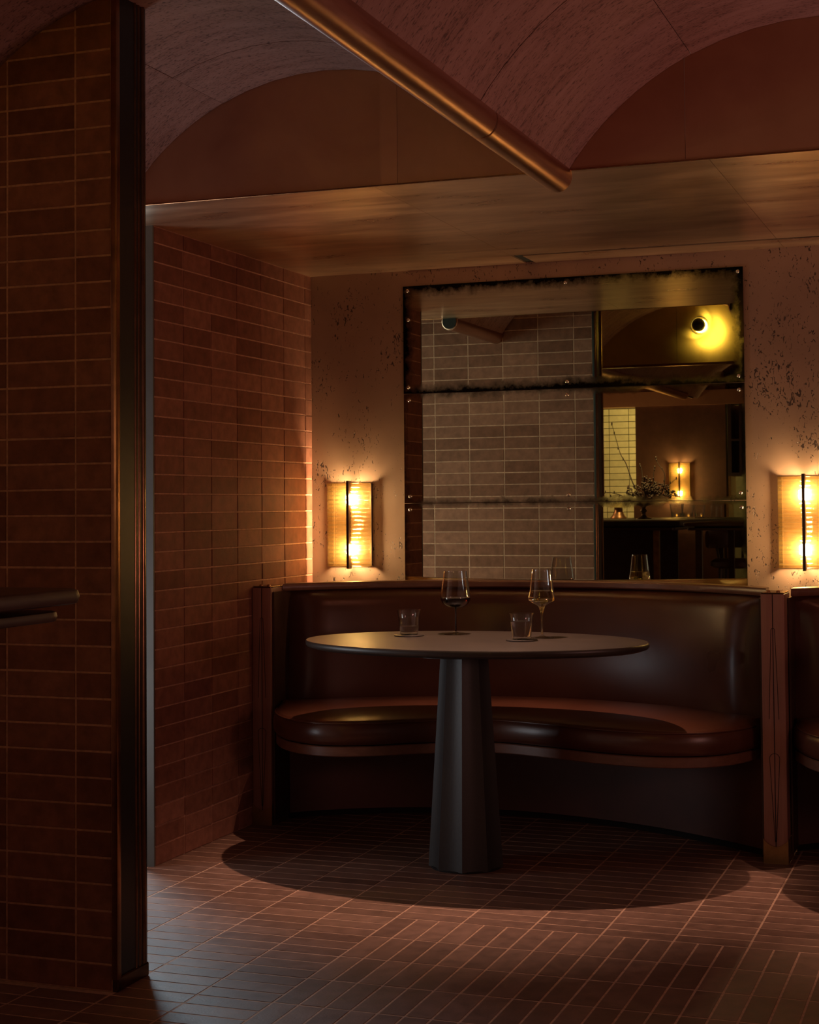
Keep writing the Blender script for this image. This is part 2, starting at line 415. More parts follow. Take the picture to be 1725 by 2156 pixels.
X, Y, Z = Vector((1, 0, 0)), Vector((0, 1, 0)), Vector((0, 0, 1))
ROW, COLW, GAP, TT = 0.06524, 0.203, 0.0052, 0.0042
ZS = 2.143          # underside of the brass soffit
YB = 5.898          # back wall
YL = 4.293          # face of the soffit and its lunettes

# ------------------------------------------------------------------ left tiled wall
wl = boxm('wall_left', (-0.06, -.002, 4.616, YB+.1, 0, 2.30), 'grout'); tag(wl, 'dark red tiled side wall of the booth, left of the plaster wall', kind='structure')
jamb = boxm('jamb', (-0.06, 0.0, 4.608, 4.6165, 0, 2.143), 'jamb_paint', wl); tag(jamb, 'pale grey painted end of the tiled wall')
cols = [(4.618, 4.8158)] + [(4.8158+COLW*i, 4.8158+COLW*(i+1)) for i in range(5)] + [(4.8158+COLW*5, YB)]
for r in range(33):
    z0 = r*ROW; z1 = min((r+1)*ROW, ZS)
    if z1 - z0 < .03: continue
    for a, b in cols:
        if a > 5.48 and z1 < .86: continue                                       # behind the booth
        me = tile_mesh(b-a-GAP, z1-z0-GAP, TT, 'wall_tile')
        place_tile(wl, me, Vector((-TT+.001, (a+b)/2, (z0+z1)/2)), Y, Z, X)

# ------------------------------------------------------------------ tiled partition with bronze end
PF, PBK, PX = 3.396, 3.545, 0.583
wp = boxm('wall_partition', (-1.6, PX, PF+.0015, PBK-.0015, 0, 2.56), 'grout'); tag(wp, 'dark tiled partition at the left, nearest to the viewer', kind='structure')
xj = [PX, 0.4786]
while xj[-1] > -.6: xj.append(xj[-1]-COLW)
n = 0
for r in range(38):
    z0 = r*ROW + .0; z1 = z0+ROW
    for i in range(3):
        b, a = xj[i], xj[i+1]
        me = tile_mesh(b-a-GAP, ROW-GAP, TT, 'wall_tile'); place_tile(wp, me, Vector(((a+b)/2, PF+TT, (z0+z1)/2)), X, Z, -Y); n += 1
    if z0 > .50 and z1 < 2.4:
        for i in range(6):
            b, a = xj[i], xj[i+1]
            me = tile_mesh(b-a-GAP, ROW-GAP, TT, 'wall_tile'); place_tile(wp, me, Vector(((a+b)/2, PBK-TT, (z0+z1)/2)), -X, Z, Y); n += 1
# bronze end post
ep = empty('bronze_end_post', (PX, PF, 0)); tag(ep, 'black and bronze metal edge post capping the end of the dark tiled partition', 'post')
boxm('core', (0.0, .011, .004, .150, .035, 2.60), 'black_metal', ep)
bm = bmesh.new(); box(bm, .0, .017, -.003, .016, .03, 2.60, bev=.003, seg=2); tag(obj('edge_strip', bm, 'bronze', ep, auto=40), 'bronze front edge strip')
bm = bmesh.new()
for cxx, cyy, rr in ((.006, .098, .0075), (.005, .116, .0085), (.004, .136, .0115)):
    lathe(bm, [(0, .035), (rr, .035), (rr, 2.60), (0, 2.60)], 24, cx=cxx, cy=cyy)
tag(obj('rounded_moulding', bm, 'dark_bronze', ep, auto=50), 'rounded bronze moulding')
boxm('foot_plate', (0.0, .017, .0, .150, 0.0, .035), 'dark_bronze', ep, bev=.003)

# ------------------------------------------------------------------ back wall
wb = boxm('wall_back', (-0.3, 6.5, YB, YB+.15, 0, 2.5), 'plaster'); tag(wb, 'pitted warm plaster wall behind the booths', kind='structure')

# ------------------------------------------------------------------ floor
fl = boxm('floor', (-4, 7, -5, 6.2, -.05, -.0005), 'floor_grout'); tag(fl, 'clay tiled restaurant floor', kind='structure')
FX, FT, FY0 = 0.99634, 0.0677, 4.2589                                           # FX: a long joint; FY0: where the turned field starts
cells = []
def in_rot(x, y): return x > FX and y < FY0
x = FX - COLW*7
xs = [FX + COLW*i for i in range(-12, 26)]
yj = 3.84793 - FT*200
ys = []
yy = 3.84793
while yy > 1.0: yy -= FT
while yy < 5.9: ys.append(yy); yy += FT
for a in xs:
    for y0 in ys:
        xm, ym = a+COLW/2, y0+FT/2
        if xm < FX and True: cells.append((xm, ym, COLW, FT))
ysB = [FY0 + FT*i for i in range(0, 26)]
for a in xs:
    for y0 in ysB:
        if a+COLW/2 > FX and y0 < 5.9: cells.append((a+COLW/2, y0+FT/2, COLW, FT))
for a in xs:
    for k in range(3):
        for j in range(16):
            xm = a + COLW/3*(k+.5); ym = FY0 - COLW*(j+.5)
            if xm > FX: cells.append((xm, ym, COLW/3, COLW))
def in_view(x, y, z=0):
    d = Vector((x, y, z)) - CAM; zz = d.dot(fwd)
    if zz < .2: return None
    return PPX + FPX*d.dot(rt)/zz, PPY - FPX*d.dot(up)/zz, zz
vis, rest = [], []
for c in cells:
    if c[0] < -1.8 or c[0] > 4.6 or c[1] < 1.2: continue
    if c[0] < -.01 and c[1] > 4.616: continue
    if -1.6 < c[0] < PX and PF < c[1] < PBK: continue
    p = in_view(c[0], c[1])
    if p and -60 < p[0] < W_+60 and p[1] < H_+60 and not (p[0] < 290 and c[1] > 3.5) and c[1] < 5.75: vis.append((p[2], c))
    elif p and p[1] < H_+900: rest.append(c)
vis.sort(); rest += [c for _, c in vis[300:]]
for _, (cx, cy, w, h) in vis[:300]:
    place_tile(fl, tile_mesh(w-.0058, h-.0062, .007, 'floor_tile', .0006), Vector((cx, cy, -.0068)), X, Y, Z, jit=.0004, tilt=.0025)
bm = bmesh.new()
for cx, cy, w, h in rest:
    w -= .0058; h -= .0062; t = random.uniform(.0, .0005); q = .0006
    a = [(cx-w/2, cy-h/2), (cx+w/2, cy-h/2), (cx+w/2, cy+h/2), (cx-w/2, cy+h/2)]
    lo = [bm.verts.new((px, py, -.0062)) for px, py in a]; hi = [bm.verts.new((px+(q if px < cx else -q), py+(q if py < cy else -q), t)) for px, py in a]
    for i in range(4): bm.faces.new((lo[i], lo[(i+1) % 4], hi[(i+1) % 4], hi[i]))
    bm.faces.new(hi)
tag(obj('tile_field', bm, 'floor_tile', fl), kind='stuff')

# ------------------------------------------------------------------ ceiling: brass soffit, lunettes, vaults, copper beams
so = empty('ceiling', (0, 0, 0)); tag(so, 'low brass soffit over the booths', kind='structure')
boxm('slab', (-1.6, 6.5, YL+.006, YB, ZS+.006, ZS+.06), 'black_gap', so)
sxs = [-1.6, -.05, .93, 1.93, 2.93, 3.93, 5.2]; sys_ = [YL, 4.99, 5.66]
for i in range(len(sxs)-1):
    for a, b in ((YL+.001, 4.99), (4.99, 5.690)):
        o = (-.02 if b < 5.1 else .03)
        boxm('brass_sheet', (sxs[i]+.0006, sxs[i+1]-.0006, a+.0005, b-.0005, ZS, ZS+.0058), 'soffit_brass', so)
    if sxs[i] < .9: boxm('brass_sheet', (sxs[i]+.0006, min(sxs[i+1], .968)-.0006, 5.6905, YB, ZS, ZS+.0058), 'soffit_brass', so)
    if i >= 2: boxm('brass_sheet', (max(sxs[i], .968)+.0006, sxs[i+1]-.0006, 5.714, YB, ZS, ZS+.0058), 'soffit_brass', so)
tag(boxm('air_slot', (.968, 5.2, 5.6905, 5.7138, ZS+.003, ZS+.02), 'black_gap', so), 'long black air slot')
tag(boxm('lip_strip', (-1.6, 5.2, YL-.004, YL+.0005, ZS-.0015, ZS+.003), 'bronze', so, bev=.001), 'thin bright metal edge')

VC0, VP, VR, VZ = 0.76, 1.455, 0.825, 2.508                                     # vault centre, pitch, radius, crown height
HALF = VP/2
def arc_z(dx): return VZ - VR + math.sqrt(max(0, VR*VR - dx*dx))
def arc_pts(c, n=25, rad=VR, lo=-HALF+.03, hi=HALF-.03):
    a0, a1 = math.asin(lo/VR), math.asin(hi/VR)
    return [(c + rad*math.sin(a0+(a1-a0)*i/(n-1)), VZ - VR + rad*math.cos(a0+(a1-a0)*i/(n-1)), VR*(a0+(a1-a0)*i/(n-1))) for i in range(n)]
YEND = -3.6
for k in range(-1, 3):
    c = VC0 + VP*k
    v = empty('ceiling', (c, 0, 0)); tag(v, ['dark stone vault over the window bay, left of the partition', 'greyish stone vault above the tiled partition, left of the copper beam',
        'reddish stone vault to the right of the copper beam', 'reddish stone vault beyond the right edge'][k+1], kind='structure')
    bm = bmesh.new(); sheet(bm, [[(x-c, YEND, z) for x, z, _ in arc_pts(c, rad=VR+.02)], [(x-c, YL, z) for x, z, _ in arc_pts(c, rad=VR+.02)]])
    obj('shell', bm, 'black_gap', v, smooth=True)
    cuts = [-.78, -.36, .38, .80] if k == 0 else [-.78, -.28, .34, .80]
    ycuts = [YEND, -2.4, -1.2, 0.0, 1.2, 2.35, 3.48, 3.98 if k == 0 else 4.0, YL-.001]
    for a0, a1 in zip([-HALF+.03, -.33, .36], [-.33, .36, HALF-.03]):
        for y0, y1 in zip(ycuts[:-1], ycuts[1:]):
            A0, A1 = math.asin(a0/VR)+.0010, math.asin(a1/VR)-.0010; m_ = 9
            bm = bmesh.new(); uvl = bm.loops.layers.uv.new('UVMap'); info = {}
            rr = random.uniform(-.0008, .0008)
            for rad, tagv in ((VR+rr, 0), (VR+.012, 1)):
                for yy in (y0+.0008, y1-.0008):
                    for i in range(m_):
                        t = A0+(A1-A0)*i/(m_-1); vv = bm.verts.new((rad*math.sin(t), yy, VZ-VR+rad*math.cos(t))); info[vv] = (VR*t, yy)
            V = list(bm.verts); G = lambda s, q, i: V[(s*2+q)*m_+i]
            for i in range(m_-1):
                bm.faces.new((G(0, 0, i), G(0, 1, i), G(0, 1, i+1), G(0, 0, i+1)))
                bm.faces.new((G(0, 0, i), G(0, 0, i+1), G(1, 0, i+1), G(1, 0, i))); bm.faces.new((G(0, 1, i), G(1, 1, i), G(1, 1, i+1), G(0, 1, i+1)))
            for i in (0, m_-1): bm.faces.new((G(0, 0, i), G(0, 1, i), G(1, 1, i), G(1, 0, i)))
            for f in bm.faces:
                for l in f.loops: l[uvl].uv = info[l.vert]
            obj('stone_panel', bm, 'vault_stone', v, auto=40)
    # lunette at the soffit
    if k >= 0:
        lu = empty('trim_%d' % (k+1), (c, YL, 0)); tag(lu, ['brown brass lunette panel under the greyish vault, left of the copper beam', 'brown brass lunette panel under the reddish vault, right of the copper beam',
            'brown brass lunette panel beyond the right edge'][k], kind='structure')
        seams = [-HALF, .247, HALF] if k == 0 else [-HALF, -.35, .12, HALF] if k == 1 else [-HALF, 0, HALF]
        for a, b in zip(seams[:-1], seams[1:]):
            bm = bmesh.new(); q = [a+.0006+(b-a-.0012)*i/12 for i in range(13)]
            for yy in (.0, .006):
                for i in range(13): bm.verts.new((q[i], yy, ZS)); bm.verts.new((q[i], yy, max(ZS+.001, arc_z(q[i])+.004)))
            V = list(bm.verts)
            for s in (0, 26):
                for i in range(12): bm.faces.new((V[s+2*i], V[s+2*i+2], V[s+2*i+3], V[s+2*i+1]))
            for i in (0, 24):
                bm.faces.new((V[i], V[i+1], V[27+i], V[26+i]))
            for i in range(12): bm.faces.new((V[2*i], V[2*i+2], V[2*i+28], V[2*i+26]))
            obj('brass_sheet', bm, 'lunette_brass', lu)
def beam(x, y0, y1, label, joint=None):
    b = empty('copper_beam', (x, 0, 0)); tag(b, label, 'beam')
    R_ = .043; zc = 2.127
    js = [y0] + ([joint] if joint else []) + [y1]
    for a, e in zip(js[:-1], js[1:]):
        bm = bmesh.new(); g = .0012
        ring = [[(R_*math.cos(t), yy, zc+R_*math.sin(t)) for t in [2*PI*i/32 for i in range(32)]] for yy in (a+g, e-g)]
        V = sheet(bm, ring, True); bm.faces.new(V[0]); bm.faces.new(V[1])
        es = [ed for ed in bm.edges if abs(ed.verts[0].co.y-ed.verts[1].co.y) < 1e-6]
        bmesh.ops.bevel(bm, geom=es, offset=.004, segments=3, affect='EDGES')
        obj('copper_tube', bm, 'copper', b, auto=60)
    for yy, sgn in ((y0, -1), (y1, 1)):
        bm = bmesh.new(); ycyl(bm, R_-.006, yy-.002, yy+.002, 28, 0, zc); obj('end_cap', bm, 'black_gap', b, auto=40)
    if joint:
        bm = bmesh.new(); ring = [[((R_-.002)*math.cos(2*PI*i/32), yy, zc+(R_-.002)*math.sin(2*PI*i/32)) for i in range(32)] for yy in (joint-.003, joint+.003)]
        sheet(bm, ring, True); obj('joint_ring', bm, 'dark_bronze', b, smooth=True)
    return b
beam(VC0+HALF+.008, -3.0, YL+.012, 'long round copper beam between the greyish and reddish vaults, running to the soffit', 3.594)
beam(VC0-HALF, -1.6, YL+.002, 'round copper beam at the left edge of the greyish vault, partly behind the partition, seen in the mirror')

# ------------------------------------------------------------------ mirror panels
def mirror(z0, z1, fox, screws, label, tilt):
    mp = empty('mirror_panel', (1.0945, YB-.006, 0), math.radians(-.3)+tilt); tag(mp, label, 'mirror', 'aged mirror panels')
    w = .6845; bm = bmesh.new(); uvl = bm.loops.layers.uv.new('UVMap')
    box(bm, -w, w, -.006, 0.0, z0+.0012, z1-.0012)
    for f in bm.faces:
        for l in f.loops: l[uvl].uv = ((l.vert.co.x+w)/(2*w), (l.vert.co.z-z0)/(z1-z0))
    g = obj('mirror_glass', bm, 'antique_mirror', mp); g['foxing'] = fox
    for sx, sz in screws:
        bm = bmesh.new(); lathe(bm, [(0, .0075), (.003, .0073), (.0055, .006), (.0075, .003), (.008, 0), (0, 0)], 16)
        for v in bm.verts: v.co = Vector((v.co.x, -v.co.z-.006, v.co.y))
        box(bm, -.005, .005, -.0145, -.0125, -.0008, .0008)
        o = obj('dome_screw', bm, 'steel_screw', mp, (sx-1.0945, 0, sz), auto=40)
mirror(1.643, 2.080, .002, [(.43, 2.060), (1.09, 2.057), (1.760, 2.061), (.433, 1.942), (.431, 1.669), (1.093, 1.670), (1.758, 1.668)],
       'top aged mirror panel with blackened edges, highest of three above the booth', 0)
mirror(1.2015, 1.643, -.021, [(.433, 1.617), (1.092, 1.618), (1.758, 1.616), (.435, 1.229), (1.094, 1.230), (1.759, 1.229)],
       'middle aged mirror panel between the top panel and the bottom panel', -.0008)
mirror(.80, 1.2015, -.023, [(.435, 1.176), (1.094, 1.175), (1.761, 1.175)], 'bottom aged mirror panel just above the booth back', .0006)

# ------------------------------------------------------------------ sconces
def sconce(x, y, z, label, group='ribbed glass wall lamps', flip=1):
    s = empty('wall_sconce', (x, y, z), 0 if flip > 0 else PI); tag(s, label, 'lamp', group)
    boxm('back_plate', (-.084, .084, -.004, 0, -.165, .165), 'tray_bronze', s)
    for sx in (-1, 1): boxm('tray_side', (min(sx*.082, sx*.084), max(sx*.082, sx*.084), -.0115, -.004, -.165, .165), 'tray_bronze', s)
    h = .338; nrod = 20; p = h/nrod; yf = -.047
    global ROD
    try: ROD
    except NameError:
        bm = bmesh.new(); R_ = p*.5; m_ = 10
        ring = [[(xx, R_*.95*math.cos(2*PI*i/m_), R_*math.sin(2*PI*i/m_)) for i in range(m_)] for xx in (-.0425, .0425)]
        V = sheet(bm, ring, True); bm.faces.new(V[0]); bm.faces.new(V[1]); ROD = mesh('glass_rod', bm, True); ROD.set_sharp_from_angle(angle=math.radians(50)); ROD.materials.append(MATS['amber_rod_glass'])
    for side in (-1, 1):
        for i in range(nrod):
            o = link('glass_rod', ROD, None, s, (side*.0505, yf+random.uniform(-.0006, .0006), -h/2+p*(i+.5)))
    boxm('spine', (-.0055, .0055, yf-.018, yf+.012, -.178, .178), 'dark_wood', s, bev=.001)
    for zz in (-.15, .15): boxm('bracket', (-.004, .004, yf, -.004, zz-.004, zz+.004), 'dark_bronze', s)
    for zz in (-.102, .102):
        bm = bmesh.new(); lathe(bm, [(0, -.022), (.008, -.020), (.011, -.013), (.012, 0), (.011, .013), (.008, .020), (0, .022)], 16)
        for v in bm.verts: v.co.x *= 1.7
        b = obj('bulb', bm, 'bulb', s, (0, -.0225, zz), smooth=True); tag(b, 'glowing warm bulb')
    return s
sconce(.183, YB, 1.117, 'glowing ribbed amber glass wall sconce left of the mirror, by the tiled wall')
sconce(1.993, YB, 1.119, 'glowing ribbed amber glass wall sconce right of the mirror, at the picture edge')

# ------------------------------------------------------------------ booths
XP0, XP1 = .04, 1.952
back_arc = []
C0, SAG, HW, YE_ = .995, .40, .905, 5.40
RB = (HW*HW + SAG*SAG)/(2*SAG)
def back_y(x, r=0.0): return (YE_+SAG-RB) + math.sqrt(max(0, (RB+r)**2 - (x-C0)**2))
front = resample(catmull([(.09, 5.36, 0), (.165, 5.185, 0), (.29, 5.045, 0), (.45, 4.985, 0), (.61, 5.035, 0), (.77, 5.145, 0), (.98, 5.225, 0),
                          (1.19, 5.175, 0), (1.39, 5.105, 0), (1.58, 5.075, 0), (1.73, 5.115, 0), (1.83, 5.21, 0), (1.90, 5.37, 0)]), 61)
plinth_line = resample(catmull([(.085, 5.47, 0), (.205, 5.565, 0), (.375, 5.66, 0), (.60, 5.735, 0), (.85, 5.765, 0), (1.124, 5.732, 0), (1.416, 5.645, 0), (1.607, 5.552, 0), (1.792, 5.441, 0), (1.905, 5.36, 0)]), 50)
def make_booth():
    b = empty('booth_banquette', (0, 0, 0)); tag(b, 'curved dark brown leather booth with kidney shaped seat, behind the oval table', 'booth')
    # seat cushion: rounded rim along the front curve, closed by the back arc
    n = len(front); nrm = []
    for i in range(n):
        t = (front[min(i+1, n-1)] - front[max(i-1, 0)]).normalized(); nrm.append(Vector((-t.y, t.x, 0)))     # into the seat
    backl = [Vector((.09 + (1.90-.09)*i/(n-1), back_y(.09 + (1.90-.09)*i/(n-1))+.03, 0)) for i in range(n)]
    prof = [(.030, .362), (.008, .366), (.0, .380), (-.002, .405), (.0, .425), (.008, .4415), (.022, .450)]
    bm = bmesh.new(); rows = [[front[i] + nrm[i]*o + Z*z for i in range(n)] for o, z in prof]
    for f, z in ((.25, .459), (.6, .463), (.9, .458), (1.0, .45)):
        rows.append([(front[i]+nrm[i]*.022).lerp(backl[i], f) + Z*z for i in range(n)])
    rows.append([backl[i] + Z*.362 for i in range(n)])
    V = sheet(bm, rows)
    for i in range(n-1): bm.faces.new((V[0][i], V[0][i+1], V[-1][i+1], V[-1][i]))
    bm.faces.new([r[0] for r in V]); bm.faces.new([r[-1] for r in V])
    seat = obj('seat_cushion', bm, 'leather', b, auto=60)
    bm = bmesh.new(); tube(bm, [front[i]+nrm[i]*.006+Z*.4405 for i in range(1, n-1)], .0035, 6); obj('piping', bm, 'leather', seat, smooth=True)
    # wooden rail under the seat
    bm = bmesh.new(); rows = [[front[i] + nrm[i]*o + Z*z for i in range(n)] for o, z in ((.05, .326), (.012, .326), (.009, .329), (.009, .358), (.012, .361), (.05, .361))]
    rows = [[p if True else p for p in r] for r in rows]
    V = sheet(bm, rows); [bm.faces.new([r[e] for r in V]) for e in (0, -1)]
    tag(obj('seat_rail', bm, 'rail_wood', b, auto=40), 'bent wooden rail under the seat')
    bm = bmesh.new(); V = sheet(bm, [[front[i]+nrm[i]*.03+Z*.330 for i in range(n)], [backl[i]+Z*.330 for i in range(n)]]); obj('seat_base', bm, 'dark_wood', b)
    # plinth and toe kick
    m_ = len(plinth_line)
    bm = bmesh.new(); sheet(bm, [[p+Z*z+Y*o for p in plinth_line] for z, o in ((.022, .004), (.024, 0), (.335, 0), (.335, .05))]); obj('plinth', bm, 'plinth_leather', b, auto=40)
    bm = bmesh.new(); sheet(bm, [[p+Z*z+Y*.012 for p in plinth_line] for z in (0.0, .03)]); obj('toe_kick', bm, 'black_gap', b)
    # backrest: padded, pillowed towards the posts and the cap
    NU, NV = 64, 22; rows = []
    for j in range(NV+1):
        v = j/NV; z = .40 + (.872-.40)*v
        row = []
        for i in range(NU+1):
            u = i/NU; x = .083 + (1.909-.083)*u; s = min(x-.083, 1.909-x)
            sx_ = min(1.0, s/.105); ex = 1-(1-sx_)**2.6                                     # side pillow
            sv = min(1.0, (.872-z)/.055); ev = math.sqrt(max(0, 1-(1-sv)**2))            # top roll
            th = .075*ex*(.25+.75*ev) + .004
            yb = back_y(x)+.075 + .022*v
            g = Vector((x-C0, yb-(YE_+SAG-RB), 0)).normalized()
            row.append(Vector((x, yb, z)) - g*th*1.0 - Vector((0, .028*math.sin(PI*min(1, v*1.05))*ex, 0)))
        rows.append(row)
    bm = bmesh.new(); V = sheet(bm, rows); obj('backrest', bm, 'leather', b, smooth=True)
    for x0_, x1_ in ((.084, .090), (1.903, 1.909)):
        boxm('end_panel', (x0_, x1_, 5.345 if x0_ < 1 else 5.30, YB-.02, .02, .872), 'dark_wood', b)
    # back shell and cap rail
    xs_ = [.083 + (1.909-.083)*i/60 for i in range(61)]
    def arcp(o, z): return [Vector((x, min(back_y(x)+o, YB-.024), z)) for x in xs_]
    bm = bmesh.new(); sheet(bm, [arcp(.08, .02), arcp(.09, .872), arcp(.105, .872), arcp(.105, .02)]); obj('back_shell', bm, 'dark_wood', b)
    bm = bmesh.new(); V = sheet(bm, [arcp(.045, .871), arcp(.040, .876), arcp(.040, .892), arcp(.046, .898), arcp(.112, .899), arcp(.116, .895), arcp(.116, .871)])
    for i in range(60): bm.faces.new((V[0][i], V[0][i+1], V[-1][i+1], V[-1][i]))
    [bm.faces.new([r[e] for r in V]) for e in (0, -1)]
    tag(obj('cap_rail', bm, 'cap_wood', b, auto=40), 'curved wooden cap rail')
    return b
booth = make_booth()
b2 = copy_tree(booth, None, Vector((BAY, 0, 0))); b2['label'] = 'dark brown leather booth cut off by the right edge, right of the wooden post'

def make_post(xc, yf, label):
    p = empty('booth_post', (xc, yf, 0)); tag(p, label, 'post', 'wooden booth posts')
    hw = .0385
    for s in (-1, 1):
        bm = bmesh.new(); box(bm, min(s*.0007, s*hw), max(s*.0007, s*hw), 0.0, .14, .02, .888, bev=.0022, seg=2); obj('post_half', bm, 'post_wood', p, auto=40)
    # long slot outlines, inlaid dark lines
    def slot(zl, zh, w0, w1, rnd_top):
        pts = []
        if rnd_top:
            for t in range(9): a = PI*t/8; pts.append((w1*math.cos(a), zh - w1 + w1*math.sin(a)))
            pts = [(w0, zl)] + pts + [(-w0, zl)]
        bm = bmesh.new(); tube(bm, [(a, -.0003, zz) for a, zz in pts], .0009, 5); return bm
    obj('groove', slot(.475, .775, .016, .006, True), 'black_gap', p)
    obj('groove', slot(.072, .362, .002, .0165, True), 'black_gap', p)
    obj('groove', (lambda bm: (tube(bm, [(0, -.0002, .05), (0, -.0002, .886)], .0009, 5), bm)[1])(bmesh.new()), 'black_gap', p)
    # brass foot with hollowed top edge
    bm = bmesh.new(); k = 15
    def foot(y): return [(-.0405 + .081*i/(k-1), y, .080 - .024*math.sin(PI*i/(k-1))**.8 if 0 < i < k-1 else .080) for i in range(k)]
    bt = [[(a, y, 0.0) for a, y, _ in foot(yy)] for yy, y in ((-.004, 0), (.0, 0))]
    f0, f1 = foot(-.004), foot(.002); g0 = [(a, -.004, 0) for a, _, _ in f0]; g1 = [(a, .002, 0) for a, _, _ in f0]
    V = sheet(bm, [g1, g0, f0, f1]);
    for i in range(k-1): bm.faces.new((V[0][i], V[0][i+1], V[3][i+1], V[3][i]))
    box(bm, -.0405, -.0385, 0, .142, 0, .080); box(bm, .0385, .0405, 0, .142, 0, .080)
    tag(obj('brass_foot', bm, 'brass_foot', p), 'dull brass foot plate')
    bm = bmesh.new(); box(bm, -.037, .037, .004, .136, .888, .893, bev=.0015); tag(obj('cap_plate', bm, 'dark_bronze', p), 'bronze cap plate')
    for s in (-1, 1):
        bm = bmesh.new(); lathe(bm, [(.007, 0), (.007, .003), (.005, .006), (0, .007)], 14); obj('dome_bolt', bm, 'bronze', p, (s*.016, .03, .893), auto=40)
    return p
make_post(XP1, 5.268, 'reddish wooden booth post with brass foot, between the two booths')
make_post(XP0+.002, 5.335, 'dark wooden booth post against the tiled wall, at the left end of the booth')

# ------------------------------------------------------------------ oval tables
TX, TY, TA, TB, TH = 1.0, 4.985, .592, .385, .74
def make_table():
    t = empty('dining_table', (TX, TY, 0)); tag(t, 'dark oval pedestal table with glasses on it, in front of the booth', 'table')
    prof = [(0, .712), (.80, .712), (.93, .713), (.985, .7195), (.996, .724), (1.0, .7305), (.998, .7365), (.992, .7398), (.98, TH), (0, TH)]
    bm = bmesh.new(); n_ = 96; rings = []
    for r, z in prof:
        if r == 0: rings.append([bm.verts.new((0, 0, z))])
        else:
            off = (1-r) * .385
            rings.append([bm.verts.new(((TA-off)*math.cos(2*PI*i/n_), (TB-off)*math.sin(2*PI*i/n_), z)) for i in range(n_)])
    for A, B in zip(rings[:-1], rings[1:]):
        for i in range(n_):
            j = (i+1) % n_
            if len(A) == 1: bm.faces.new((A[0], B[i], B[j]))
            elif len(B) == 1: bm.faces.new((A[i], A[j], B[0]))
            else: bm.faces.new((A[i], A[j], B[j], B[i]))
    obj('table_top', bm, 'table_top', t, auto=35)
    # fluted pedestal: ten hollowed faces
    bm = bmesh.new(); rows = []; nf, sub = 9, 6
    for z, r in ((.0, .1255), (.02, .1245), (.68, .0815), (.712, .080)):
        row = []
        for f in range(nf):
            for s in range(sub):
                a0 = 2*PI*f/nf + PHASE; a1 = 2*PI*(f+1)/nf + PHASE; q = s/sub
                p = Vector((math.cos(a0), math.sin(a0), 0)).lerp(Vector((math.cos(a1), math.sin(a1), 0)), q)
                hollow = 1 - .055*math.sin(PI*q)
                row.append(p*r*hollow + Z*z)
        rows.append(row)
    V = sheet(bm, rows, True); bm.faces.new(V[0]); bm.faces.new(V[-1])
    bx = obj('pedestal', bm, 'pedestal', t, (-.015, -.05, 0.004), auto=18)
    bm = bmesh.new(); lathe(bm, [(0, 0), (.118, 0), (.118, .006), (0, .006)], 36); obj('base_pad', bm, 'black_gap', t, (-.015, -.05, 0), auto=40)
    bm = bmesh.new(); lathe(bm, [(0, .700), (.20, .700), (.20, .7125), (0, .7125)], 40); obj('top_plate', bm, 'black_metal', t, (-.015, -.05, 0), auto=40)
    return t
PHASE = -1.36
table = make_table()
t2 = copy_tree(table, None, Vector((BAY, 0, 0))); t2['label'] = 'dark oval pedestal table beyond the right edge, only its shadow in the photo'

# ------------------------------------------------------------------ glassware
def wine_glass(name, x, y, prof, fill_z, wine, label, fillname='wine'):
    g = empty(name, (x, y, TH)); tag(g, label, 'glass')
    th = .0008
    foot = [(0, 0), (.040, 0), (.0405, .001), (.036, .0022), (.012, .005), (.0042, .012)]
    inner = [(max(0, r-th), z) for r, z in prof[::-1]]
    bm = bmesh.new(); lathe(bm, foot[:-1] + prof + [(prof[-1][0]-th/2, prof[-1][1]+.0006)] + inner + [(0, inner[-1][1]+.001)], 48)
    obj('glass', bm, 'clear_glass', g, auto=60)
    bowl = [(r, z) for r, z in inner[::-1] if z >= inner[-1][1]]
    pts = [(0, bowl[0][1]+.0015)]
    for (r, z), (r2, z2) in zip(bowl[:-1], bowl[1:]):
        if z < fill_z: pts.append((r+.0003, z+.0015 if len(pts) == 1 else z))
        if z < fill_z <= z2: f = (fill_z-z)/(z2-z); pts.append((r+(r2-r)*f+.0003, fill_z))
    pts.append((0, fill_z))
    bm = bmesh.new(); lathe(bm, pts, 48); obj(fillname, bm, wine, g, auto=60)
    return g
def smooth_prof(P, per=5): return [(max(0, v.x), v.y) for v in catmull([(a, b, 0) for a, b in P], per)]
red = [(.0042, .010), (.0030, .03), (.0028, .07), (.0036, .088)] + smooth_prof([(.010, .0925), (.030, .098), (.046, .110), (.0525, .125), (.0512, .142), (.0475, .170), (.043, .200), (.0395, .223)])
wine_glass('wine_glass', .866, 5.191, red, .1285, 'red_wine', 'stemmed wine glass with dark red wine, standing behind the left tumbler on the oval table', 'red_wine')
white = [(.0042, .010), (.0030, .03), (.0030, .065), (.0042, .080)] + smooth_prof([(.007, .094), (.013, .107), (.030, .117), (.0445, .126), (.0465, .134), (.0437, .147), (.0405, .163), (.037, .195), (.0325, .233)])
wine_glass('wine_glass', 1.197, 5.13, white, .160, 'white_wine', 'taller stemmed glass of white wine with an angular bowl, behind the right tumbler', 'white_wine')
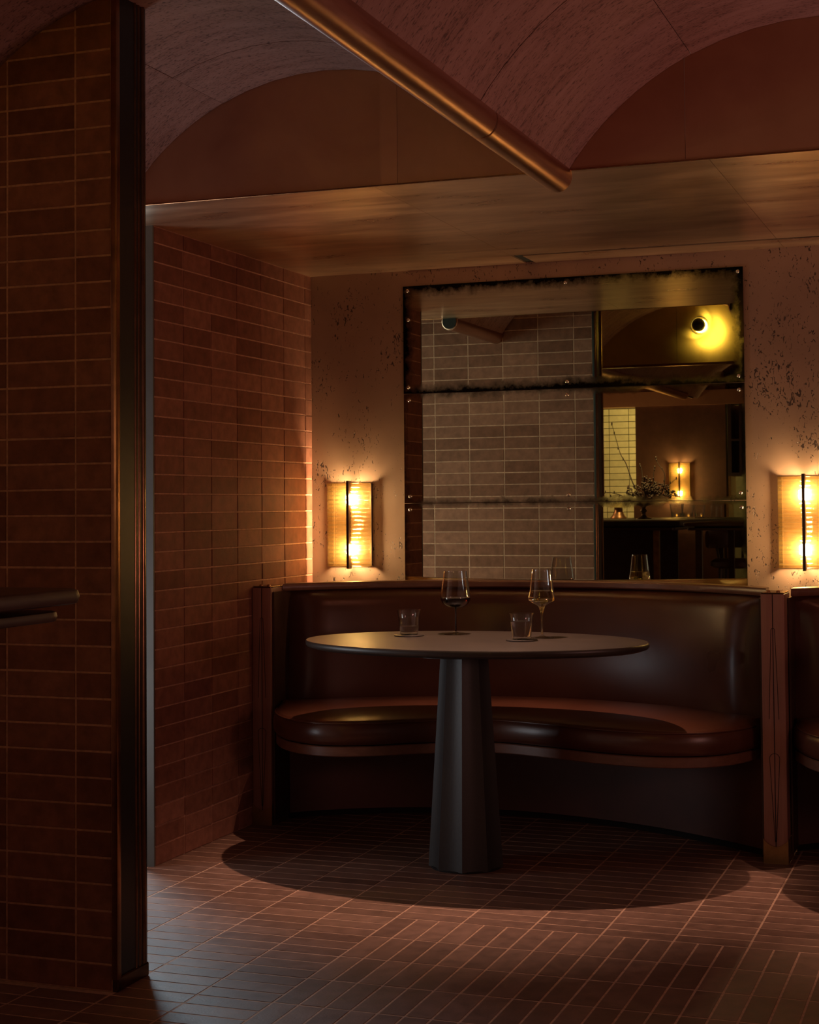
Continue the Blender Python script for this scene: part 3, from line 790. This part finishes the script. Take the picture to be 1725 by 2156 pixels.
def tumbler(x, y, fill, label, z=TH, mat='water', s=1.0, cat='glass', group=None):
    g = empty('tumbler', (x, y, z)); tag(g, label, cat, group)
    prof = [(0, 0), (.029, 0), (.031, .002), (.0325, .015), (.0372, .055), (.0412, .086), (.0407, .0868), (.0401, .086), (.0361, .055), (.0313, .016), (.029, .0095), (0, .0085)]
    bm = bmesh.new(); n_ = 36; rings = lathe(bm, [(r*s, h*s) for r, h in prof], n_)
    obj('glass', bm, 'clear_glass', g, auto=50)
    if fill:
        pts = [(0, .0088), (.0289, .0098), (.0315, .0165)] + ([(.0315+.0048*(fill-.016)/.039, fill)] if fill > .02 else []) + [(0, fill)]
        bm = bmesh.new(); lathe(bm, [(r*s, h*s) for r, h in pts], n_); obj('water', bm, mat, g, auto=50)
    return g
def coaster(x, y, label):
    bm = bmesh.new(); lathe(bm, [(0, 0), (.050, 0), (.0525, .001), (.0525, .0035), (.051, .0045), (0, .0045)], 48)
    return tag(obj('coaster', bm, 'coaster', None, (x, y, TH), auto=40), label, 'coaster')
coaster(.727, 5.096, 'round dark coaster under the left tumbler'); tumbler(.727, 5.096, .030, 'short tumbler less than half full of water, at the left of the oval table', TH+.0045)
coaster(1.162, 5.006, 'round dark coaster under the right tumbler'); tumbler(1.162, 5.006, .060, 'short tumbler two thirds full of water, in front of the white wine glass', TH+.0045)

# ------------------------------------------------------------------ high table at the left edge
ht = empty('high_table', (1.12, 1.2, 0)); tag(ht, 'dark high table edge jutting in at the left, in front of the partition', 'table')
def slab(x0, x1, y0, y1, z0, z1, rad, rnd):
    bm = bmesh.new(); pts = []
    for cx, cy, a in ((x1-rad, y1-rad, 0), (x0+rad, y1-rad, PI/2), (x0+rad, y0+rad, PI), (x1-rad, y0+rad, 1.5*PI)):
        for k in range(6): pts.append((cx+rad*math.cos(a+PI/2*k/5), cy+rad*math.sin(a+PI/2*k/5)))
    rows = []; mx, my = (x0+x1)/2, (y0+y1)/2
    for o, z in ((rnd, z0), (rnd*.3, z0+rnd*.3), (0, (z0+z1)/2), (rnd*.3, z1-rnd*.3), (rnd, z1)):
        rows.append([(px-(math.copysign(o, px-mx)), py-(math.copysign(o, py-my)), z) for px, py in pts])
    V = sheet(bm, rows, True); bm.faces.new(V[0]); bm.faces.new(V[-1]); return bm
obj('upper_slab', slab(-.35, .228, -.6, .88, 1.047, 1.0705, .03, .008), 'dark_wood', ht, auto=40)
obj('lower_slab', slab(-.33, .208, -.58, .85, 1.022, 1.038, .03, .005), 'dark_wood', ht, auto=40)
boxm('spacer', (-.30, .15, -.5, .74, 1.036, 1.046), 'black_gap', ht)
for lx in (-.28, .12):
    for ly in (-.5, .7): boxm('leg', (lx-.02, lx+.02, ly-.02, ly+.02, 0, 1.03), 'dark_wood', ht)

# ------------------------------------------------------------------ the room behind, seen in the mirror
# transverse brass lunette with a disc lamp
lu = empty('trim_4', (VC0, 1.575, 0)); tag(lu, 'brass lunette hanging across the vault, carrying the disc lamp, seen in the mirror', kind='structure')
for a, b in ((-HALF+.03, -.115), (-.113, HALF-.03)):
    bm = bmesh.new(); q = [a+(b-a)*i/14 for i in range(15)]
    rows = [[(t, yy, zz(t)) for t in q] for yy, zz in ((.012, lambda t: ZS-.03), (.012, lambda t: arc_z(t)+.003), (-.012, lambda t: arc_z(t)+.003), (-.012, lambda t: ZS-.03))]
    V = sheet(bm, rows)
    for i in range(14): bm.faces.new((V[0][i], V[0][i+1], V[-1][i+1], V[-1][i]))
    for e in (0, -1): bm.faces.new([r[e] for r in V])
    obj('brass_sheet', bm, 'yellow_brass', lu)
bm = bmesh.new(); box(bm, -HALF+.03, HALF-.03, -.03, .02, ZS-.045, ZS-.03); obj('lower_edge', bm, 'bronze', lu)
dl = empty('disc_lamp', (VC0+.045, 1.59, 2.352)); tag(dl, 'round black disc wall lamp with a glowing rim, seen in the top mirror panel', 'lamp')
bm = bmesh.new(); ycyl(bm, .045, 0, .012); tag(obj('glow_ring', bm, 'halo', dl, auto=40), 'glowing ring')
bm = bmesh.new(); sphere(bm, (-.0, .066, 0), .044, 20, 12); obj('shade_ball', bm, 'black_metal', dl, smooth=True)
bm = bmesh.new(); tube(bm, [(.058*math.cos(2*PI*i/28), .03, .058*math.sin(2*PI*i/28)) for i in range(29)], .0025, 6, False); obj('rim_ring', bm, 'black_metal', dl, smooth=True)
l = bpy.data.lights.new('disc_light', 'SPOT'); l.energy = 34.0; l.color = (1.0, .74, .28); l.shadow_soft_size = .012; l.spot_size = math.radians(165); l.spot_blend = .5
lo = bpy.data.objects.new('disc_light', l); COL.objects.link(lo); lo.parent = dl; lo.location = (.042, .052, -.030); lo.rotation_euler = (PI/2, 0, PI)

wf = boxm('wall_far', (-.515, .30, -2.27, -2.12, 0, 2.6), 'brown_wall'); tag(wf, 'plain brown wall across the room, seen in the mirror', kind='structure')
hd = boxm('trim_5', (-3.5, 2.2, -2.30, -2.10, 2.07, 2.20), 'lunette_brass'); tag(hd, 'brown lintel across the far wall, seen in the mirror', kind='structure')
wt = boxm('wall_tiled', (-3.0, 2.2, -3.85, -3.70-TT, 0, 2.5), 'pale_grout'); tag(wt, 'pale tiled wall lit yellow beyond the brown wall, seen in the mirror', kind='structure')
for r in range(13, 33):
    for a in [-1.36+.203*i for i in range(10)]:
        if -.62 < a < .35: continue
        place_tile(wt, tile_mesh(.203-.006, ROW-.006, TT, 'pale_tile'), Vector((a+.1, -3.70-TT, (r+.5)*ROW)), -X, Z, Y)
boxm('soffit', (-3.0, 2.2, -3.7, -2.3, 2.19, 2.25), 'brown_wall', wt)
sconce(-.11, -2.12, 1.383, 'glowing ribbed glass sconce on the brown far wall, seen in the mirror', flip=-1)
lamp('bar_fill', 'POINT', (-1.05, -.8, 1.45), 11.0, (1.0, .58, .34), shadow_soft_size=.03)  # added fill, kept out of the mirror, lifting far vault, wall and counter
lamp('bar_fill_spot', 'SPOT', (.1, -.2, 2.12), 90.0, (1.0, .70, .36), (-.02, -.5, 1.0), spot_size=math.radians(85), spot_blend=.9, shadow_soft_size=.02)  # added spot without a fixture, brightening the counter, flowers and glasses
lamp('passage_lamp_right', 'POINT', (.95, -2.9, 1.9), 10.0, (1.0, .80, .45), shadow_soft_size=.06)
# cabinet at the right of the far wall
cb = empty('wall_cabinet', (.32, -2.12, 0)); tag(cb, 'dark open wall cabinet right of the brown wall, seen in the mirror', 'cabinet')
for nm, dm in (('side_panel', (0, .03, -.25, 0, 1.43, 2.07)), ('side_panel', (.57, .60, -.25, 0, 1.43, 2.07)), ('back_panel', (0, .6, -.27, -.25, 1.43, 2.07)),
               ('shelf', (.03, .57, -.25, 0, 1.43, 1.46)), ('shelf', (.03, .57, -.25, 0, 1.74, 1.76)), ('side_panel', (.10, .125, -.02, .01, 1.46, 2.07))):
    boxm(nm, dm, 'shelf_wood', cb)
boxm('counter_block', (0, .02, -.27, 0, 0, 1.43), 'brass_foot', cb)

# bar counter
bc = empty('bar_counter', (-.1, 0, 0)); tag(bc, 'dark bar counter with flowers and glasses on it, seen in the mirror', 'counter')
obj('counter_top', slab(-.85, .64, -1.75, 1.04, 1.035, 1.07, .03, .006), 'table_top', bc, auto=40)
obj('under_slab', slab(-.82, .60, -1.72, 1.00, 1.005, 1.026, .03, .004), 'dark_wood', bc, auto=40)
boxm('spacer', (-.78, .55, -1.68, .95, 1.02, 1.04), 'black_gap', bc)
for lx in (-.75, .46):
    for ly in (-1.6, .95): boxm('leg', (lx-.02, lx+.02, ly-.02, ly+.02, 0, 1.01), 'brass_foot' if ly > 0 and lx > 0 else 'dark_wood', bc)
boxm('modesty_panel', (-.75, .40, -.1, -.07, .1, 1.005), 'dark_wood', bc)
# pedestal vase and flowers
vz = empty('pedestal_vase', (-.033, -.389, 1.07)); tag(vz, 'bronze footed bowl holding dried flowers on the bar counter, seen in the mirror', 'vase')
bm = bmesh.new(); lathe(bm, [(0, 0), (.062, 0), (.06, .008), (.03, .018), (.016, .03), (.015, .05), (.026, .062), (.026, .07), (.014, .085), (.02, .10), (.075, .118), (.115, .135), (.112, .137), (.07, .124), (0, .112)], 32)
obj('footed_bowl', bm, 'vase_bronze', vz, auto=50)
fa = empty('flower_arrangement', (-.033, -.389, 1.209)); tag(fa, 'dried dark flowers with bare magnolia twigs in the footed bowl, seen in the mirror', 'flowers')
def twig(pts, r0_, buds=True):
    bm = bmesh.new(); P = catmull(pts, 6); tube(bm, P, [r0_*(1-.7*i/(len(P)-1)) for i in range(len(P))], 5)
    if buds:
        for k in range(8, len(P), 6): sphere(bm, P[k]+Vector((random.uniform(-.008, .008), 0, .008)), .008, 6, 4, (.7, .7, 1.5))
        sphere(bm, P[-1], .009, 6, 4, (.7, .7, 1.6))
    return bm
for pts in ([(0, 0, .0), (-.09, .0, .12), (-.155, .0, .30), (-.20, 0, .38), (-.235, 0, .50), (-.268, 0, .62)], [(0, 0, .0), (-.12, .02, .02), (-.22, .03, .06), (-.30, .03, .075), (-.345, .03, .06)],
            [(-.06, 0, 0), (-.18, .0, .03), (-.26, 0, .05), (-.33, 0, .0)], [(0, 0, 0), (.09, .0, .07), (.18, .02, .12), (.25, .02, .18)], [(.1, 0, .0), (.145, .0, .12), (.15, 0, .22), (.10, 0, .30), (.085, 0, .345)], [(.03, 0, .0), (.06, 0, .1), (.065, 0, .22), (.075, 0, .27)], [(0, 0, 0), (-.02, 0, .14), (-.03, 0, .25), (-.045, .0, .29)]):
    obj('twig', twig(pts, .006), 'twig', fa, smooth=True)
for k in range(46):
    a = random.uniform(0, 2*PI); rr = random.uniform(0, .15); c = Vector((rr*math.cos(a)*1.25+.03, rr*math.sin(a)*.7, .0)); t = Vector((c.x*1.25+random.uniform(-.02, .02), c.y*1.2, random.uniform(.05, .20)*(1-.45*rr/.15)))
    bm = bmesh.new(); tube(bm, [c*.4, c*.8+Z*.03, t], .0022, 4)
    for q in range(7): sphere(bm, t+Vector((random.uniform(-.018, .018), random.uniform(-.018, .018), random.uniform(-.025, .018))), random.uniform(.006, .011), 6, 4)
    obj('flower_stem', bm, 'foliage', fa, smooth=True)
tl = empty('table_lamp', (-.382, -.985, 1.07)); tag(tl, 'small copper lamp with a pale round shade on the bar counter, seen in the mirror', 'lamp')
bm = bmesh.new(); lathe(bm, [(0, 0), (.068, 0), (.068, .008), (.05, .03), (.036, .06), (.034, .092), (0, .092)], 28); obj('lamp_base', bm, 'copper_body', tl, auto=50)
bm = bmesh.new(); lathe(bm, [(0, .092), (.072, .092), (.072, .142), (0, .142)], 32); obj('lamp_shade', bm, 'linen_shade', tl, auto=40)
for i, (gx, gy, s_) in enumerate([(.102, -1.02, 1.45), (.165, -1.15, 1.35), (.235, -1.30, 1.25)]):
    tumbler(gx, gy, .03, ['largest tumbler, nearest the flowers on the bar counter, seen in the mirror', 'second tumbler from the flowers on the bar counter, seen in the mirror', 'smallest tumbler, third from the flowers on the bar counter, seen in the mirror'][i], 1.07, s=s_, group='tumblers on the bar counter')
for i, (gx, gy) in enumerate([(.375, -1.2), (.425, -1.16)]):
    bt = empty('glass_carafe', (gx, gy, 1.07)); tag(bt, ['left one of two ridged glass carafes on the bar counter, seen in the mirror', 'right one of two ridged glass carafes on the bar counter, seen in the mirror'][i], 'carafe', 'ridged carafes on the bar counter')
    bm = bmesh.new(); pr = [(0, 0), (.026, 0)] + [(.026+.003*math.sin(q*1.9), .006+.013*q) for q in range(9)] + [(.016, .125), (.018, .14), (.016, .14), (.013, .12), (.022, .10), (.022, .012), (0, .01)]
    lathe(bm, pr, 24); obj('glass', bm, 'clear_glass', bt, smooth=True)
# stools at the counter
def stool(x, y, label):
    s = empty('bar_stool', (x, y, 0)); tag(s, label, 'stool', 'leather bar stools at the counter')
    bm = bmesh.new(); lathe(bm, [(0, .72), (.17, .72), (.20, .735), (.20, .765), (.17, .785), (0, .79)], 32); obj('seat', bm, 'stool_leather', s, auto=50)
    bm = bmesh.new(); pts = [(-.22*math.cos(a), -.20*math.sin(a), 0) for a in [PI*(.02+.96*i/24) for i in range(25)]]
    rows = [[Vector(p)*o+Z*z for p in pts] for o, z in ((1.0, .86), (1.09, .87), (1.12, .93), (1.09, .985), (1.0, .99), (.95, .93), (1.0, .86))]; V = sheet(bm, rows)
    for e in (0, -1): bm.faces.new([r[e] for r in V[:-1]])
    obj('backrest', bm, 'stool_leather', s, auto=60)
    for a in (PI/4, 3*PI/4, 5*PI/4, 7*PI/4):
        bm = bmesh.new(); tube(bm, [(.22*math.cos(a), .22*math.sin(a), 0), (.15*math.cos(a), .15*math.sin(a), .73)] , .014, 8); obj('leg', bm, 'dark_wood', s, auto=40)
    for a in (PI*1.2, PI*1.5, PI*1.8):
        bm = bmesh.new(); tube(bm, [(.19*math.cos(a), .19*math.sin(a), .74), (.225*math.cos(a), .205*math.sin(a), .88)], .01, 6); obj('back_spindle', bm, 'dark_wood', s, auto=40)
    bm = bmesh.new(); tube(bm, [(.2*math.cos(2*PI*i/24), .2*math.sin(2*PI*i/24), .25) for i in range(25)], .009, 6, False); obj('foot_ring', bm, 'bronze', s, smooth=True)
    return s
stool(.82, .30, 'leather bar stool with a curved back right of the bar counter, seen in the mirror')
print('objects', len(bpy.data.objects), 'tiles partition', n)
